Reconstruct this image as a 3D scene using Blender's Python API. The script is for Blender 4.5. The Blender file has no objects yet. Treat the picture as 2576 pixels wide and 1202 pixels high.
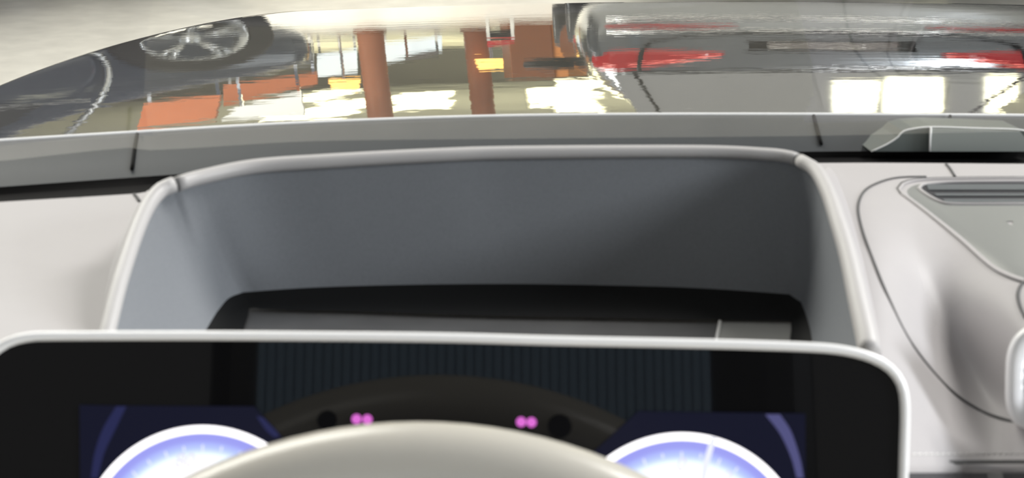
import bpy, bmesh, math, random, bisect
from mathutils import Vector, Matrix

random.seed(7)
SC = bpy.context.scene
COL = SC.collection

# ------------------------------------------------------------------ camera
PITCH = math.radians(17.0)
FPX = 4473.0
EYE = Vector((0.0, 0.0, 1.15))
FW = Vector((0, math.cos(PITCH), -math.sin(PITCH)))
UPV = Vector((0, math.sin(PITCH), math.cos(PITCH)))
cam_d = bpy.data.cameras.new('camera')
cam_d.sensor_width = 36.0
cam_d.lens = FPX / 2576.0 * 36.0
cam_d.clip_start = 0.02
cam_d.clip_end = 200
cam_d.dof.use_dof = True
cam_d.dof.focus_distance = 2.6
cam_d.dof.aperture_fstop = 20.0
cam = bpy.data.objects.new('camera', cam_d)
cam.location = EYE
cam.rotation_euler = (math.radians(90) - PITCH, 0, 0)
COL.objects.link(cam)
SC.camera = cam

# ------------------------------------------------------------------ world, light, exposure
w = bpy.data.worlds.new('world')
SC.world = w
w.use_nodes = True
bg = w.node_tree.nodes['Background']
bg.inputs[0].default_value = (1.0, 0.985, 0.96, 1)
bg.inputs[1].default_value = 0.22
SC.view_settings.view_transform = 'Standard'
SC.view_settings.look = 'None'
SC.view_settings.gamma = 1.0
SC.view_settings.use_curve_mapping = False
SC.view_settings.exposure = 0.4


def area_light(name, loc, target, size, size_y, power, color):
    d = bpy.data.lights.new(name, 'AREA')
    d.shape = 'RECTANGLE'
    d.size, d.size_y, d.energy, d.color = size, size_y, power, color
    o = bpy.data.objects.new(name, d)
    o.location = loc
    o.rotation_euler = (Vector(target) - Vector(loc)).to_track_quat('-Z', 'Y').to_euler()
    COL.objects.link(o)
    return o


area_light('side_window_light', (3.6, -0.45, 2.15), (0.0, 0.9, 0.88), 1.0, 1.0, 105, (0.93, 0.96, 1.0))
area_light('atrium_lamp', (2.5, 2.5, 3.6), (0.2, 0.9, 0.88), 1.4, 1.4, 112, (1.0, 0.965, 0.94))  # unseen light added from above to brighten the dash top
area_light('hall_lamp', (-7.5, 10.0, 7.0), (-5.0, 10.0, 0.0), 8.0, 12.0, 1950, (1.0, 0.97, 0.9))  # unseen light added to brighten the showroom floor


# ------------------------------------------------------------------ helpers
def lerp_table(t, x):
    if x <= t[0][0]:
        a, b = t[0], t[1]
    elif x >= t[-1][0]:
        a, b = t[-2], t[-1]
    else:
        for a, b in zip(t, t[1:]):
            if a[0] <= x <= b[0]:
                break
    k = (x - a[0]) / (b[0] - a[0])
    return a[1] + (b[1] - a[1]) * k


def smooth_table(t, x):
    """Catmull-Rom through (x, y) pairs, clamped linear outside."""
    if x <= t[0][0] or x >= t[-1][0]:
        return lerp_table(t, x)
    for i in range(len(t) - 1):
        if t[i][0] <= x <= t[i + 1][0]:
            break
    p1, p2 = t[i], t[i + 1]
    p0 = t[i - 1] if i > 0 else p1
    p3 = t[i + 2] if i + 2 < len(t) else p2
    h = p2[0] - p1[0]
    m1 = (p2[1] - p0[1]) / (p2[0] - p0[0])
    m2 = (p3[1] - p1[1]) / (p3[0] - p1[0])
    k = (x - p1[0]) / h
    return ((2*k**3 - 3*k**2 + 1) * p1[1] + (k**3 - 2*k**2 + k) * h * m1
            + (-2*k**3 + 3*k**2) * p2[1] + (k**3 - k**2) * h * m2)


def sstep(a, b, x):
    t = max(0.0, min(1.0, (x - a) / (b - a)))
    return t * t * (3 - 2 * t)


def ray(x, y):
    return FW + Vector((1, 0, 0)) * ((x - 1288.0) / FPX) + UPV * ((601.0 - y) / FPX)


def at(x, y, Y):
    d = ray(x, y)
    return EYE + d * (Y / d.y)


def at_drop(x, y, drop):
    """point on the ray through a pixel, a given height below the eye"""
    d = ray(x, y)
    return EYE + d * (drop / -d.z)


def on_plane(x, y, p0, n):
    d = ray(x, y)
    return EYE + d * ((p0 - EYE).dot(n) / d.dot(n))


def catmull(pts, n, closed=False):
    """resample a polyline smoothly to n points, equal arc length"""
    P = [Vector(p) for p in pts]
    m = len(P)
    fine = []
    segs = m if closed else m - 1
    for i in range(segs):
        if closed:
            p0, p1, p2, p3 = P[i - 1], P[i], P[(i + 1) % m], P[(i + 2) % m]
        else:
            p1, p2 = P[i], P[i + 1]
            p0 = P[i - 1] if i else p1 * 2 - p2
            p3 = P[i + 2] if i + 2 < m else p2 * 2 - p1
        for k in range(16):
            t = k / 16.0
            fine.append(0.5 * ((2 * p1) + (p2 - p0) * t + (2*p0 - 5*p1 + 4*p2 - p3) * t*t + (3*p1 - p0 - 3*p2 + p3) * t**3))
    fine.append(P[0].copy() if closed else P[-1].copy())
    L = [0.0]
    for a, b in zip(fine, fine[1:]):
        L.append(L[-1] + (b - a).length)
    out = []
    cnt = n if closed else n - 1
    j = 0
    for i in range(n):
        s = L[-1] * i / cnt
        while j < len(L) - 2 and L[j + 1] < s:
            j += 1
        k = (s - L[j]) / max(1e-9, L[j + 1] - L[j])
        out.append(fine[j].lerp(fine[j + 1], max(0, min(1, k))))
    return out


def link(name, verts, faces, mat=None, parent=None, smooth=True):
    me = bpy.data.meshes.new(name)
    me.from_pydata([tuple(v) for v in verts], [], faces)
    me.update()
    if smooth:
        for p in me.polygons:
            p.use_smooth = True
    if mat:
        me.materials.append(mat)
    o = bpy.data.objects.new(name, me)
    COL.objects.link(o)
    if parent:
        o.parent = parent
        if parent.type == 'EMPTY' or True:
            o.matrix_parent_inverse = Matrix.Identity(4)
    return o


def grid_faces(r, c, wrap=False):
    f = []
    for i in range(r - 1):
        for j in range(c if wrap else c - 1):
            j2 = (j + 1) % c
            f.append((i*c + j, i*c + j2, (i+1)*c + j2, (i+1)*c + j))
    return f


def loft(name, curves, mat, parent=None, smooth=True, wrap=False, flip=False):
    v = [p for c in curves for p in c]
    f = grid_faces(len(curves), len(curves[0]), wrap)
    if flip:
        f = [tuple(reversed(q)) for q in f]
    return link(name, v, f, mat, parent, smooth)


def tube_geo(path, r, seg=10, closed=False, squash=None):
    """returns verts, faces; r a number or list"""
    n = len(path)
    V, Fc = [], []
    ref = None
    for i, p in enumerate(path):
        a = path[i - 1] if (i or closed) else path[i]
        b = path[(i + 1) % n] if (i + 1 < n or closed) else path[i]
        t = (b - a).normalized()
        if ref is None:
            ref = Vector((0, 0, 1)) if abs(t.z) < 0.9 else Vector((0, 1, 0))
        s = t.cross(ref).normalized()
        ref = s.cross(t).normalized()
        rr = r[i] if isinstance(r, (list, tuple)) else r
        for k in range(seg):
            an = 2 * math.pi * k / seg
            V.append(p + s * (math.cos(an) * rr) + ref * (math.sin(an) * rr * (squash or 1)))
    m = n if closed else n - 1
    for i in range(m):
        i2 = (i + 1) % n
        for k in range(seg):
            k2 = (k + 1) % seg
            Fc.append((i*seg + k, i*seg + k2, i2*seg + k2, i2*seg + k))
    if not closed:
        Fc.append(tuple(reversed(range(seg))))
        Fc.append(tuple((n-1)*seg + k for k in range(seg)))
    return V, Fc


def tube(name, path, r, mat, parent=None, seg=10, closed=False):
    v, f = tube_geo([Vector(p) for p in path], r, seg, closed)
    return link(name, v, f, mat, parent)


def slab(name, outline, normal, thick, mat, parent=None, smooth=False):
    """polygon outline (3D points) extruded along -normal"""
    n = len(outline)
    nn = Vector(normal).normalized()
    V = [Vector(p) for p in outline] + [Vector(p) - nn * thick for p in outline]
    Fc = [tuple(range(n)), tuple(reversed(range(n, 2*n)))]
    for i in range(n):
        j = (i + 1) % n
        Fc.append((i, i + n, j + n, j))
    me = link(name, V, Fc, mat, parent, smooth)
    bm = bmesh.new()
    bm.from_mesh(me.data)
    bmesh.ops.recalc_face_normals(bm, faces=bm.faces)
    bm.to_mesh(me.data)
    bm.free()
    return me


def box(name, c, s, mat, parent=None, bevel=0.0, rotz=0.0):
    bm = bmesh.new()
    bmesh.ops.create_cube(bm, size=1.0)
    bmesh.ops.scale(bm, vec=Vector(s), verts=bm.verts)
    if bevel:
        bmesh.ops.bevel(bm, geom=bm.edges[:], offset=bevel, segments=3, affect='EDGES', profile=0.5)
    bmesh.ops.rotate(bm, cent=(0, 0, 0), matrix=Matrix.Rotation(rotz, 3, 'Z'), verts=bm.verts)
    bmesh.ops.translate(bm, vec=Vector(c), verts=bm.verts)
    me = bpy.data.meshes.new(name)
    bm.to_mesh(me)
    bm.free()
    if mat:
        me.materials.append(mat)
    o = bpy.data.objects.new(name, me)
    COL.objects.link(o)
    if parent:
        o.parent = parent
    return o


def lathe(name, prof, seg, mat, parent=None, M=None):
    """prof (r, z) revolved about Z then transformed"""
    V, Fc = [], []
    for r, z in prof:
        for k in range(seg):
            a = 2 * math.pi * k / seg
            p = Vector((r * math.cos(a), r * math.sin(a), z))
            V.append(M @ p if M else p)
    for i in range(len(prof) - 1):
        for k in range(seg):
            k2 = (k + 1) % seg
            Fc.append((i*seg + k, i*seg + k2, (i+1)*seg + k2, (i+1)*seg + k))
    return link(name, V, Fc, mat, parent)


def empty(name, loc=(0, 0, 0), rotz=0.0):
    o = bpy.data.objects.new(name, None)
    o.location = loc
    o.rotation_euler = (0, 0, rotz)
    COL.objects.link(o)
    return o


def tag(o, label, cat, group=None):
    o['label'] = label
    o['category'] = cat
    if group:
        o['group'] = group
    return o


def subsurf(o, lv=2):
    m = o.modifiers.new('subdivision', 'SUBSURF')
    m.levels = lv
    m.render_levels = lv


# ------------------------------------------------------------------ materials
def mat(name, col, rough=0.5, metal=0.0, spec=0.5, coat=0.0, ior=1.45, emit=None, estr=0.0, noise=None, bump=None, sheen=0):
    m = bpy.data.materials.new(name)
    m.use_nodes = True
    nt = m.node_tree
    b = nt.nodes['Principled BSDF']
    b.inputs['Base Color'].default_value = (*col, 1)
    b.inputs['Roughness'].default_value = rough
    b.inputs['Metallic'].default_value = metal
    b.inputs['IOR'].default_value = ior
    b.inputs['Specular IOR Level'].default_value = spec
    b.inputs['Coat Weight'].default_value = coat
    b.inputs['Coat Roughness'].default_value = 0.03
    if emit:
        b.inputs['Emission Color'].default_value = (*emit, 1)
        b.inputs['Emission Strength'].default_value = estr
    tc = nt.nodes.new('ShaderNodeTexCoord')
    if noise:
        scale, amt = noise
        nz = nt.nodes.new('ShaderNodeTexNoise')
        nz.inputs['Scale'].default_value = scale
        nz.inputs['Detail'].default_value = 4
        nt.links.new(tc.outputs['Object'], nz.inputs['Vector'])
        mr = nt.nodes.new('ShaderNodeMapRange')
        mr.inputs['To Min'].default_value = 1 - amt
        mr.inputs['To Max'].default_value = 1 + amt
        nt.links.new(nz.outputs['Fac'], mr.inputs['Value'])
        mx = nt.nodes.new('ShaderNodeMix')
        mx.data_type = 'RGBA'
        mx.blend_type = 'MULTIPLY'
        mx.inputs['Factor'].default_value = 1
        mx.inputs[6].default_value = (*col, 1)
        nt.links.new(mr.outputs['Result'], mx.inputs[7])
        nt.links.new(mx.outputs[2], b.inputs['Base Color'])
    if bump:
        scale, strength, dist = bump
        nz = nt.nodes.new('ShaderNodeTexNoise')
        nz.inputs['Scale'].default_value = scale
        nz.inputs['Detail'].default_value = 3
        nt.links.new(tc.outputs['Object'], nz.inputs['Vector'])
        bp = nt.nodes.new('ShaderNodeBump')
        bp.inputs['Strength'].default_value = strength
        bp.inputs['Distance'].default_value = dist
        nt.links.new(nz.outputs['Fac'], bp.inputs['Height'])
        nt.links.new(bp.outputs['Normal'], b.inputs['Normal'])
    return m


M = {}
M['dash'] = mat('dash_leather', (0.455, 0.437, 0.44), 0.5, spec=0.35, noise=(60, 0.02), bump=(900, 0.08, 0.001))
M['rim_trim'] = mat('hud_rim_vinyl', (0.53, 0.515, 0.51), 0.42, spec=0.4, bump=(900, 0.05, 0.001))
M['groove'] = mat('groove', (0.10, 0.10, 0.10), 0.8)
M['liner'] = mat('hud_liner', (0.22, 0.232, 0.25), 0.65, spec=0.25, noise=(700, 0.12))
M['black'] = mat('black_plastic', (0.006, 0.006, 0.006), 0.55, spec=0.25)
M['gasket'] = mat('black_rubber', (0.003, 0.003, 0.003), 0.8, spec=0.1)
M['hud_glass'] = mat('hud_glass', (0.11, 0.11, 0.112), 0.3, ior=1.5, noise=(30, 0.3))  # grey base stands in for what this glass reflects
M['hud_panel'] = mat('hud_pale_panel', (0.33, 0.33, 0.32), 0.4)
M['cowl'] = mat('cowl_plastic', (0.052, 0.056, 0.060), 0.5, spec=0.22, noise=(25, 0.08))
M['lip'] = mat('pale_seal', (0.85, 0.85, 0.85), 0.35)
M['silver'] = mat('polished_silver', (0.95, 0.95, 0.95), 0.22, metal=1.0)
M['bezel'] = mat('pearl_white_bezel', (0.97, 0.965, 0.965), 0.3, metal=0.0, coat=0.5)
M['screen'] = mat('screen_glass', (0.0045, 0.0045, 0.005), 0.03, spec=0.33)
M['speaker'] = mat('speaker_panel', (0.26, 0.267, 0.257), 0.45, metal=0.2, noise=(1500, 0.06))
M['slot'] = mat('slot_dark', (0.02, 0.02, 0.025), 0.6)
M['louver'] = mat('louver_grey', (0.10, 0.112, 0.122), 0.4)
M['leather'] = mat('wheel_leather', (0.50, 0.475, 0.42), 0.27, spec=0.7, bump=(500, 0.05, 0.001))
M['wheel_trim'] = mat('wheel_trim', (0.05, 0.05, 0.055), 0.4)
M['stitch'] = mat('stitch_thread', (0.75, 0.74, 0.72), 0.8)

# thin window glass: clear, with the reflection of the dash on it
g = bpy.data.materials.new('windshield_glass')
g.use_nodes = True
nt = g.node_tree
nt.nodes.clear()
o_ = nt.nodes.new('ShaderNodeOutputMaterial')
tr = nt.nodes.new('ShaderNodeBsdfTransparent')
tr.inputs[0].default_value = (0.97, 0.985, 0.975, 1)
gl = nt.nodes.new('ShaderNodeBsdfGlossy')
gl.inputs['Roughness'].default_value = 0.02
fr = nt.nodes.new('ShaderNodeFresnel')
fr.inputs[0].default_value = 1.27
mx = nt.nodes.new('ShaderNodeMixShader')
nt.links.new(fr.outputs[0], mx.inputs[0])
nt.links.new(tr.outputs[0], mx.inputs[1])
nt.links.new(gl.outputs[0], mx.inputs[2])
nt.links.new(mx.outputs[0], o_.inputs[0])
M['glass'] = g

M['hood'] = mat('hood_paint', (0.84, 0.84, 0.82), 0.012, metal=1.0)
nt = M['hood'].node_tree           # faint orange-peel in the lacquer
b = nt.nodes['Principled BSDF']
tc = nt.nodes.new('ShaderNodeTexCoord')
mp = nt.nodes.new('ShaderNodeMapping')
mp.inputs['Scale'].default_value = (9, 26, 9)
nz = nt.nodes.new('ShaderNodeTexNoise')
nz.inputs['Scale'].default_value = 1.6
nz.inputs['Detail'].default_value = 3
bp = nt.nodes.new('ShaderNodeBump')
bp.inputs['Strength'].default_value = 0.10
bp.inputs['Distance'].default_value = 0.0012
nt.links.new(tc.outputs['Object'], mp.inputs['Vector'])
nt.links.new(mp.outputs[0], nz.inputs['Vector'])
nt.links.new(nz.outputs['Fac'], bp.inputs['Height'])
nt.links.new(bp.outputs[0], b.inputs['Normal'])

M['floor'] = mat('cream_stone', (0.82, 0.79, 0.71), 0.35, noise=(9.0, 0.22))
M['ceiling'] = mat('ceiling_paint', (0.56, 0.585, 0.63), 0.9, noise=(0.4, 0.06))
M['wall'] = mat('wall_paint', (0.5, 0.5, 0.49), 0.8)
M['white'] = mat('white_board', (0.88, 0.9, 0.9), 0.5)
M['lightbox'] = mat('lightbox', (0.8, 0.85, 0.85), 0.5, emit=(0.84, 0.95, 1.0), estr=0.62)  # glow added to brighten the pale boards
M['greyglass'] = mat('grey_panel', (0.25, 0.27, 0.29), 0.2)
M['terracotta'] = mat('terracotta', (0.55, 0.17, 0.07), 0.6, noise=(6, 0.1))
M['post'] = mat('reddish_brown_post', (0.40, 0.15, 0.075), 0.35, noise=(5, 0.15))
M['brown'] = mat('brown_wood', (0.25, 0.085, 0.03), 0.45, noise=(5, 0.15))
M['orange'] = mat('orange_wood', (0.62, 0.23, 0.05), 0.45, noise=(5, 0.12))
M['paint_dark'] = mat('car_paint_graphite', (0.26, 0.275, 0.29), 0.14, metal=0.8, coat=1.0)
M['paint_navy'] = mat('car_paint_blueblack', (0.045, 0.058, 0.085), 0.25, metal=0.3, coat=0.8)
M['tailgate'] = mat('tailgate_gloss', (0.8, 0.8, 0.78), 0.06, metal=0.9)
M['car_glass'] = mat('car_glass', (0.02, 0.024, 0.026), 0.03, ior=1.6)
M['red_lens'] = mat('red_lens', (0.38, 0.004, 0.008), 0.08, coat=1.0, emit=(0.8, 0.01, 0.01), estr=0.04)
M['chrome'] = mat('chrome', (0.9, 0.9, 0.9), 0.06, metal=1.0)
M['tyre'] = mat('tyre_rubber', (0.015, 0.015, 0.016), 0.75)
M['alloy'] = mat('alloy_wheel', (0.55, 0.57, 0.58), 0.25, metal=0.9)
M['plate'] = mat('number_plate', (0.16, 0.14, 0.13), 0.4)
M['red'] = mat('red_paint', (0.45, 0.02, 0.025), 0.35)
M['lamp_warm'] = mat('warm_lamp', (1, 0.7, 0.3), 0.6, emit=(1.0, 0.55, 0.12), estr=1.6)
M['luminaire'] = mat('luminaire', (1, 1, 0.9), 0.6, emit=(1.0, 0.93, 0.62), estr=3.0)
M['seat_dark'] = mat('seat_leather', (0.006, 0.006, 0.007), 0.5)
M['seat_navy'] = mat('ribbed_navy_cloth', (0.30, 0.42, 0.56), 0.9, spec=0.1)

# ================================================================== SETTING
def structure(o, label=None):
    o['kind'] = 'structure'
    if label:
        o['label'] = label
    return o


structure(box('floor', (0, 20, -0.05), (60, 70, 0.1), M['floor']), 'cream stone showroom floor')
structure(box('ceiling', (0, 31, 3.3), (60, 36, 0.2), M['ceiling']), 'pale grey showroom ceiling')
structure(box('wall_back', (0, 49.1, 1.6), (60, 0.2, 3.2), M['wall']), 'beige far wall of the showroom')

# ================================================================== WINDSHIELD FOOT: dash edge, gasket, cowl
T_DASH = [(-260, 527), (0, 508), (340, 487), (380, 481), (800, 450), (1288, 425), (2060, 410), (2576, 412), (2860, 415)]
T_COWL = [(-260, 490), (0, 470), (420, 440), (800, 414), (1288, 394), (2060, 381), (2576, 380), (2860, 382)]
T_TOP = [(-260, 371), (0, 354), (340, 333), (700, 312), (1100, 296), (1470, 289), (2000, 288), (2576, 291), (2860, 294)]
XS = [-1160 + 60 * i for i in range(15)] + [-260 + 3120 * i / 120.0 for i in range(121)] + [2920 + 60 * i for i in range(38)]
D0 = 0.291

ws = empty('windshield', at_drop(1288, 410, D0 + 0.01))


def child(o, root):
    """parent a mesh built in world space under a root without moving it"""
    o.parent = root
    o.matrix_parent_inverse = Matrix.LocRotScale(root.location, root.rotation_euler, None).inverted()
    return o


base_c = [at_drop(x, smooth_table(T_COWL, x) + 12, D0 + 0.004) for x in XS]
rows = []
GW = Vector((0, -0.883, 0.469))
for k in range(9):
    t = 0.95 * k / 8.0
    rows.append([p + GW * t + Vector((0, 0, 0.02 * math.sin(k / 8.0 * math.pi))) for p in base_c])
child(loft('pane', rows, M['glass']), ws)
gk = [[at_drop(x, smooth_table(T_DASH, x) + 6, D0 + 0.006) for x in XS],
      [at_drop(x, (smooth_table(T_DASH, x) + smooth_table(T_COWL, x)) / 2, D0 + 0.012) for x in XS],
      [at_drop(x, smooth_table(T_COWL, x), D0 + 0.008) for x in XS]]
child(loft('gasket', gk, M['gasket']), ws)
tag(ws, 'sloping clear windshield with a black gasket along its foot', 'windshield')

cowl = empty('cowl', at_drop(1288, 340, 0.3))  # its grey stands in for the dash reflected at the windshield foot
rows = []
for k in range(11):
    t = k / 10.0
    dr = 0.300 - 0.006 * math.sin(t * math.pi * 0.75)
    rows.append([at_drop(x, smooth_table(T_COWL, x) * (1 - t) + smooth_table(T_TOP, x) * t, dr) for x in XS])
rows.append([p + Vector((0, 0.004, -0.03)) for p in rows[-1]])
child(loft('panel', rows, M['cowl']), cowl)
child(tube('edge_seal', [at_drop(x, smooth_table(T_TOP, x), 0.2955) for x in XS], 0.0014, M['lip'], seg=8), cowl)  # thin pale line along the top of the cowl


def on_cowl(x, y, off=0.0008):
    t = (smooth_table(T_COWL, x) - y) / (smooth_table(T_COWL, x) - smooth_table(T_TOP, x))
    return at_drop(x, y, 0.300 - 0.006 * math.sin(max(0, min(1, t)) * math.pi * 0.75) - off)


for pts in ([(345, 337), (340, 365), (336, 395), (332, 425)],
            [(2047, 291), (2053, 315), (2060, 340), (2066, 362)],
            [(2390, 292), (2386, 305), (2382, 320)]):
    child(tube('seam', catmull([on_cowl(*p) for p in pts], 12), 0.0013, M['gasket'], seg=6), cowl)  # dark lines drawn for the dash seams reflected in the glass
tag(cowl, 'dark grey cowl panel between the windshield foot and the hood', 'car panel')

# solid shape standing in for the dash centre reflected in the windshield
refl = empty('wiper_cover', at_drop(2400, 380, 0.3))
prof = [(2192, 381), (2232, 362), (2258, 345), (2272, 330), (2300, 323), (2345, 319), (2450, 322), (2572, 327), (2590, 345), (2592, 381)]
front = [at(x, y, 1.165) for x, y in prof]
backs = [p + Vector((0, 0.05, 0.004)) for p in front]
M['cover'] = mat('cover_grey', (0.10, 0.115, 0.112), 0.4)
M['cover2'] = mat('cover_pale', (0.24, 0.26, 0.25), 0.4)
child(slab('cover_shell', front, (0, -1, 0.1), 0.05, M['cover']), refl)
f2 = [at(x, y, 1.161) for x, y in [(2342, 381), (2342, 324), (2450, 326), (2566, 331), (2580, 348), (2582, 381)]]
child(slab('cover_face', f2, (0, -1, 0.1), 0.0035, M['cover2']), refl)
child(tube('cover_edge', catmull([at(x, y, 1.164) for x, y in prof[:-1]], 40), 0.0005, M['lip'], seg=6), refl)
child(tube('cover_edge', [at(2342, 321, 1.160), at(2340, 350, 1.160), at(2339, 380, 1.160)], 0.0007, M['lip'], seg=6), refl)
tag(refl, 'low pale grey wiper cover with slanted end on the dark cowl', 'wiper cover')  # stands in for the dash reflection, not a part on the cowl

# ================================================================== HOOD
HP = []
Yq = 1.27
zq = None
HB = [(0, 7.35), (60, 6.75), (150, 5.3), (290, 3.0)]
d_ = ray(1288, 290)
zq = EYE.z + d_.z / d_.y * 1.31 + 0.04 * math.tan(math.radians(2.6))
while Yq < 3.0:
    ang = math.atan2(EYE.z - zq, Yq)
    yp = 601 - FPX * math.tan(PITCH - ang)
    bt = lerp_table(HB, min(290, max(0, yp))) if yp >= 0 else 7.35
    if Yq > 2.72:
        bt += (Yq - 2.72) * 120
    HP.append((Yq, zq))
    Yq += 0.01
    zq -= 0.01 * math.tan(math.radians(bt))
HK, HXC = 0.03, 0.37
E_LEFT = [(1.2, -0.470), (1.5, -0.470), (1.8, -0.466), (2.1, -0.455), (2.4, -0.43), (2.6, -0.395), (2.72, -0.35), (2.95, -0.20)]


def hood_z(X, Y):
    return lerp_table(HP, Y) - HK * (X - HXC)**2 + HK * HXC**2 * 0.5


hd = empty('hood', (HXC, 2.0, 0.75))
rows = []
NX = 70
for i in range(86):
    Y = 1.27 + 1.66 * i / 85.0
    xl = smooth_table(E_LEFT, Y)
    xr = 2 * HXC - xl
    row = []
    for j in range(-6, NX + 7):
        if 0 <= j <= NX:
            X = xl + (xr - xl) * j / NX
            row.append(Vector((X, Y, hood_z(X, Y))))
        else:                                   # rolled edge down to the wing
            k = -j if j < 0 else j - NX
            sgn = -1 if j < 0 else 1
            xe = xl if j < 0 else xr
            a = min(1.0, k / 4.0) * math.pi / 2
            row.append(Vector((xe + sgn * 0.014 * math.sin(a), Y, hood_z(xe, Y) - 0.014 * (1 - math.cos(a)) - (0.12 * (k - 4) if k > 4 else 0))))
    rows.append(row)
child(loft('panel', rows, M['hood']), hd)
tag(hd, 'mirror polished car hood reflecting the showroom ahead of the windshield', 'car hood')


def hood_hit(x, y):
    d = ray(x, y)
    Y = 1.28
    p = None
    while Y < 2.9:
        p = EYE + d * (Y / d.y)
        if p.z < hood_z(p.x, Y):
            break
        Y += 0.002
    e = 0.012
    n = Vector((-(hood_z(p.x+e, Y) - hood_z(p.x-e, Y)) / (2*e), -(hood_z(p.x, Y+e) - hood_z(p.x, Y-e)) / (2*e), 1)).normalized()
    u = d.normalized()
    return p, u - n * (2 * u.dot(n))


def mirrored(x, y, Y):
    """where the hood shows, at pixel (x, y), the world at forward distance Y"""
    p, r = hood_hit(x, y)
    return p + r * ((Y - p.y) / r.y)


def mirrored_floor(x, y):
    p, r = hood_hit(x, y)
    return p + r * (-p.z / r.z)


# ================================================================== DASHBOARD
def curveA_x(y):
    return smooth_table([(440, 2262), (455, 2225), (480, 2170), (530, 2158), (620, 2185), (740, 2232), (860, 2292), (970, 2382), (1030, 2462), (1058, 2560), (1090, 2700)], y)


def v_field(x, y):
    """0 level surface ... 1 wall facing the driver"""
    right = sstep(2040, 2140, x)
    v = 0.02 + 0.16 * right
    inside = sstep(-6, 40, x - curveA_x(y)) if y > 440 else 0
    u = x - curveA_x(y)
    v += inside * (0.10 + 0.62 * sstep(500, 900, y)) * sstep(10, 150, u) * (1 - 0.8 * sstep(170, 400, u)) if y < 1075 else 0
    v += right * 0.8 * sstep(1166, 1185, y) + (1 - right) * 1.0 * sstep(860, 900, y)
    return min(0.99, v)


DXS = [-1160 + 43 * i for i in range(20)] + [-300 + 10 * i for i in range(321)] + [2940 + 50 * i for i in range(45)]
DYS = [400 + 8 * i for i in range(106)]
DROP = {}
for ix, x in enumerate(DXS):
    y0 = smooth_table(T_DASH, x)
    dr = D0
    for iy, y in enumerate(DYS):
        if y > y0 and iy:
            d = ray(x, y)
            th = -d.z / d.y
            Yc = dr / th
            dth = 8.0 / FPX * (1 + th * th)
            dr += v_field(x, y) * Yc * dth
        DROP[ix, iy] = dr


def dash_drop(x, y):
    i = max(0, min(len(DXS) - 2, bisect.bisect_right(DXS, x) - 1))
    a = (x - DXS[i]) / (DXS[i+1] - DXS[i])
    fy = max(0, min(len(DYS) - 1.001, (y - DYS[0]) / 8.0))
    j = int(fy)
    b = fy - j
    return (DROP[i, j]*(1-a)*(1-b) + DROP[i+1, j]*a*(1-b) + DROP[i, j+1]*(1-a)*b + DROP[i+1, j+1]*a*b)


def on_dash(x, y, off=0.0):
    """on the dash surface, lifted by off towards the eye"""
    p = at_drop(x, y, dash_drop(x, y))
    return p + (EYE - p).normalized() * off


RIM_L = [(258, 880, .2945), (271, 829, .289), (301, 709, .277), (339, 592, .266), (370, 521, .259), (403, 480, .2545), (438, 464, .2525)]
RIM_T = [(446, 463, .2523), (505, 446, .252), (640, 419, .251), (829, 405, .250), (1087, 391, .249), (1300, 384, .249), (1742, 381, .249), (1927, 388, .249), (1985, 395, .2495), (2006, 401, .250)]
RIM_R = [(2013, 404, .250), (2052, 429, .252), (2083, 485, .257), (2107, 555, .263), (2133, 640, .271), (2158, 750, .281), (2181, 850, .290), (2188, 890, .294)]
hole = [(p[0], p[1]) for p in RIM_L + RIM_T + RIM_R]


def in_poly(x, y, poly):
    c = False
    n = len(poly)
    for i in range(n):
        x1, y1 = poly[i]
        x2, y2 = poly[i - 1]
        if (y1 > y) != (y2 > y) and x < (x2 - x1) * (y - y1) / (y2 - y1) + x1:
            c = not c
    return c


hole_p = hole + [(2200, 1300), (240, 1300)]
dash = empty('dashboard', (0, 0.9, EYE.z - 0.45))
V, idx = [], {}
Fc = []
for ix, x in enumerate(DXS):
    y0 = smooth_table(T_DASH, x)
    for iy, y in enumerate(DYS):
        idx[ix, iy] = len(V)
        V.append(at_drop(x, max(y, y0), DROP[ix, iy] if y > y0 else D0))
for ix in range(len(DXS) - 1):
    xm = (DXS[ix] + DXS[ix+1]) / 2.0
    y0 = smooth_table(T_DASH, xm)
    for iy in range(len(DYS) - 1):
        if DYS[iy + 1] < y0 - 4:
            continue
        if in_poly(xm, DYS[iy] + 4, hole_p):
            continue
        Fc.append((idx[ix, iy], idx[ix, iy+1], idx[ix+1, iy+1], idx[ix+1, iy]))
child(link('top_pad', V, Fc, M['dash']), dash)


def seam_on_dash(pts, r=0.0008, n=40, name='seam', m='groove', off=0.0002):
    return child(tube(name, catmull([on_dash(x, y, off) for x, y in pts], n), r, M[m], seg=6), dash)


seam_on_dash([(2330, 445), (2262, 447), (2215, 458), (2175, 480), (2159, 515), (2164, 560), (2185, 625), (2232, 742), (2292, 862), (2382, 972), (2462, 1030), (2540, 1058), (2620, 1075)], 0.0009, 70)
seam_on_dash([(2380, 413), (2390, 425), (2402, 444)], 0.0010, 12)
seam_on_dash([(338, 489), (345, 497), (352, 508)], 0.0011, 8)
seam_on_dash([(2590, 700), (2570, 715), (2561, 740), (2566, 770), (2580, 800)], 0.0010, 20)
seam_on_dash([(2255, 1163), (2400, 1162), (2600, 1161), (2780, 1160)], 0.0010, 30)
for k in range(26):                            # white stitches along the front fold
    x = 2294 + k * 14.5
    y = 1142 - k * 0.1
    child(tube('stitch', [on_dash(x, y + 2.5, 0.0004), on_dash(x + 5, y - 1, 0.0009), on_dash(x + 10, y - 0.5, 0.0004)], 0.00035, M['stitch'], seg=6), dash)
low = [[on_dash(x, 1189, 0.0012) for x in range(2240, 2881, 40)], [on_dash(x, 1189, 0.0012) + Vector((0, -0.006, -0.002)) for x in range(2240, 2881, 40)],
       [on_dash(x, 1189, 0.0012) + Vector((0, -0.012, -0.05)) for x in range(2240, 2881, 40)]]
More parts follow.
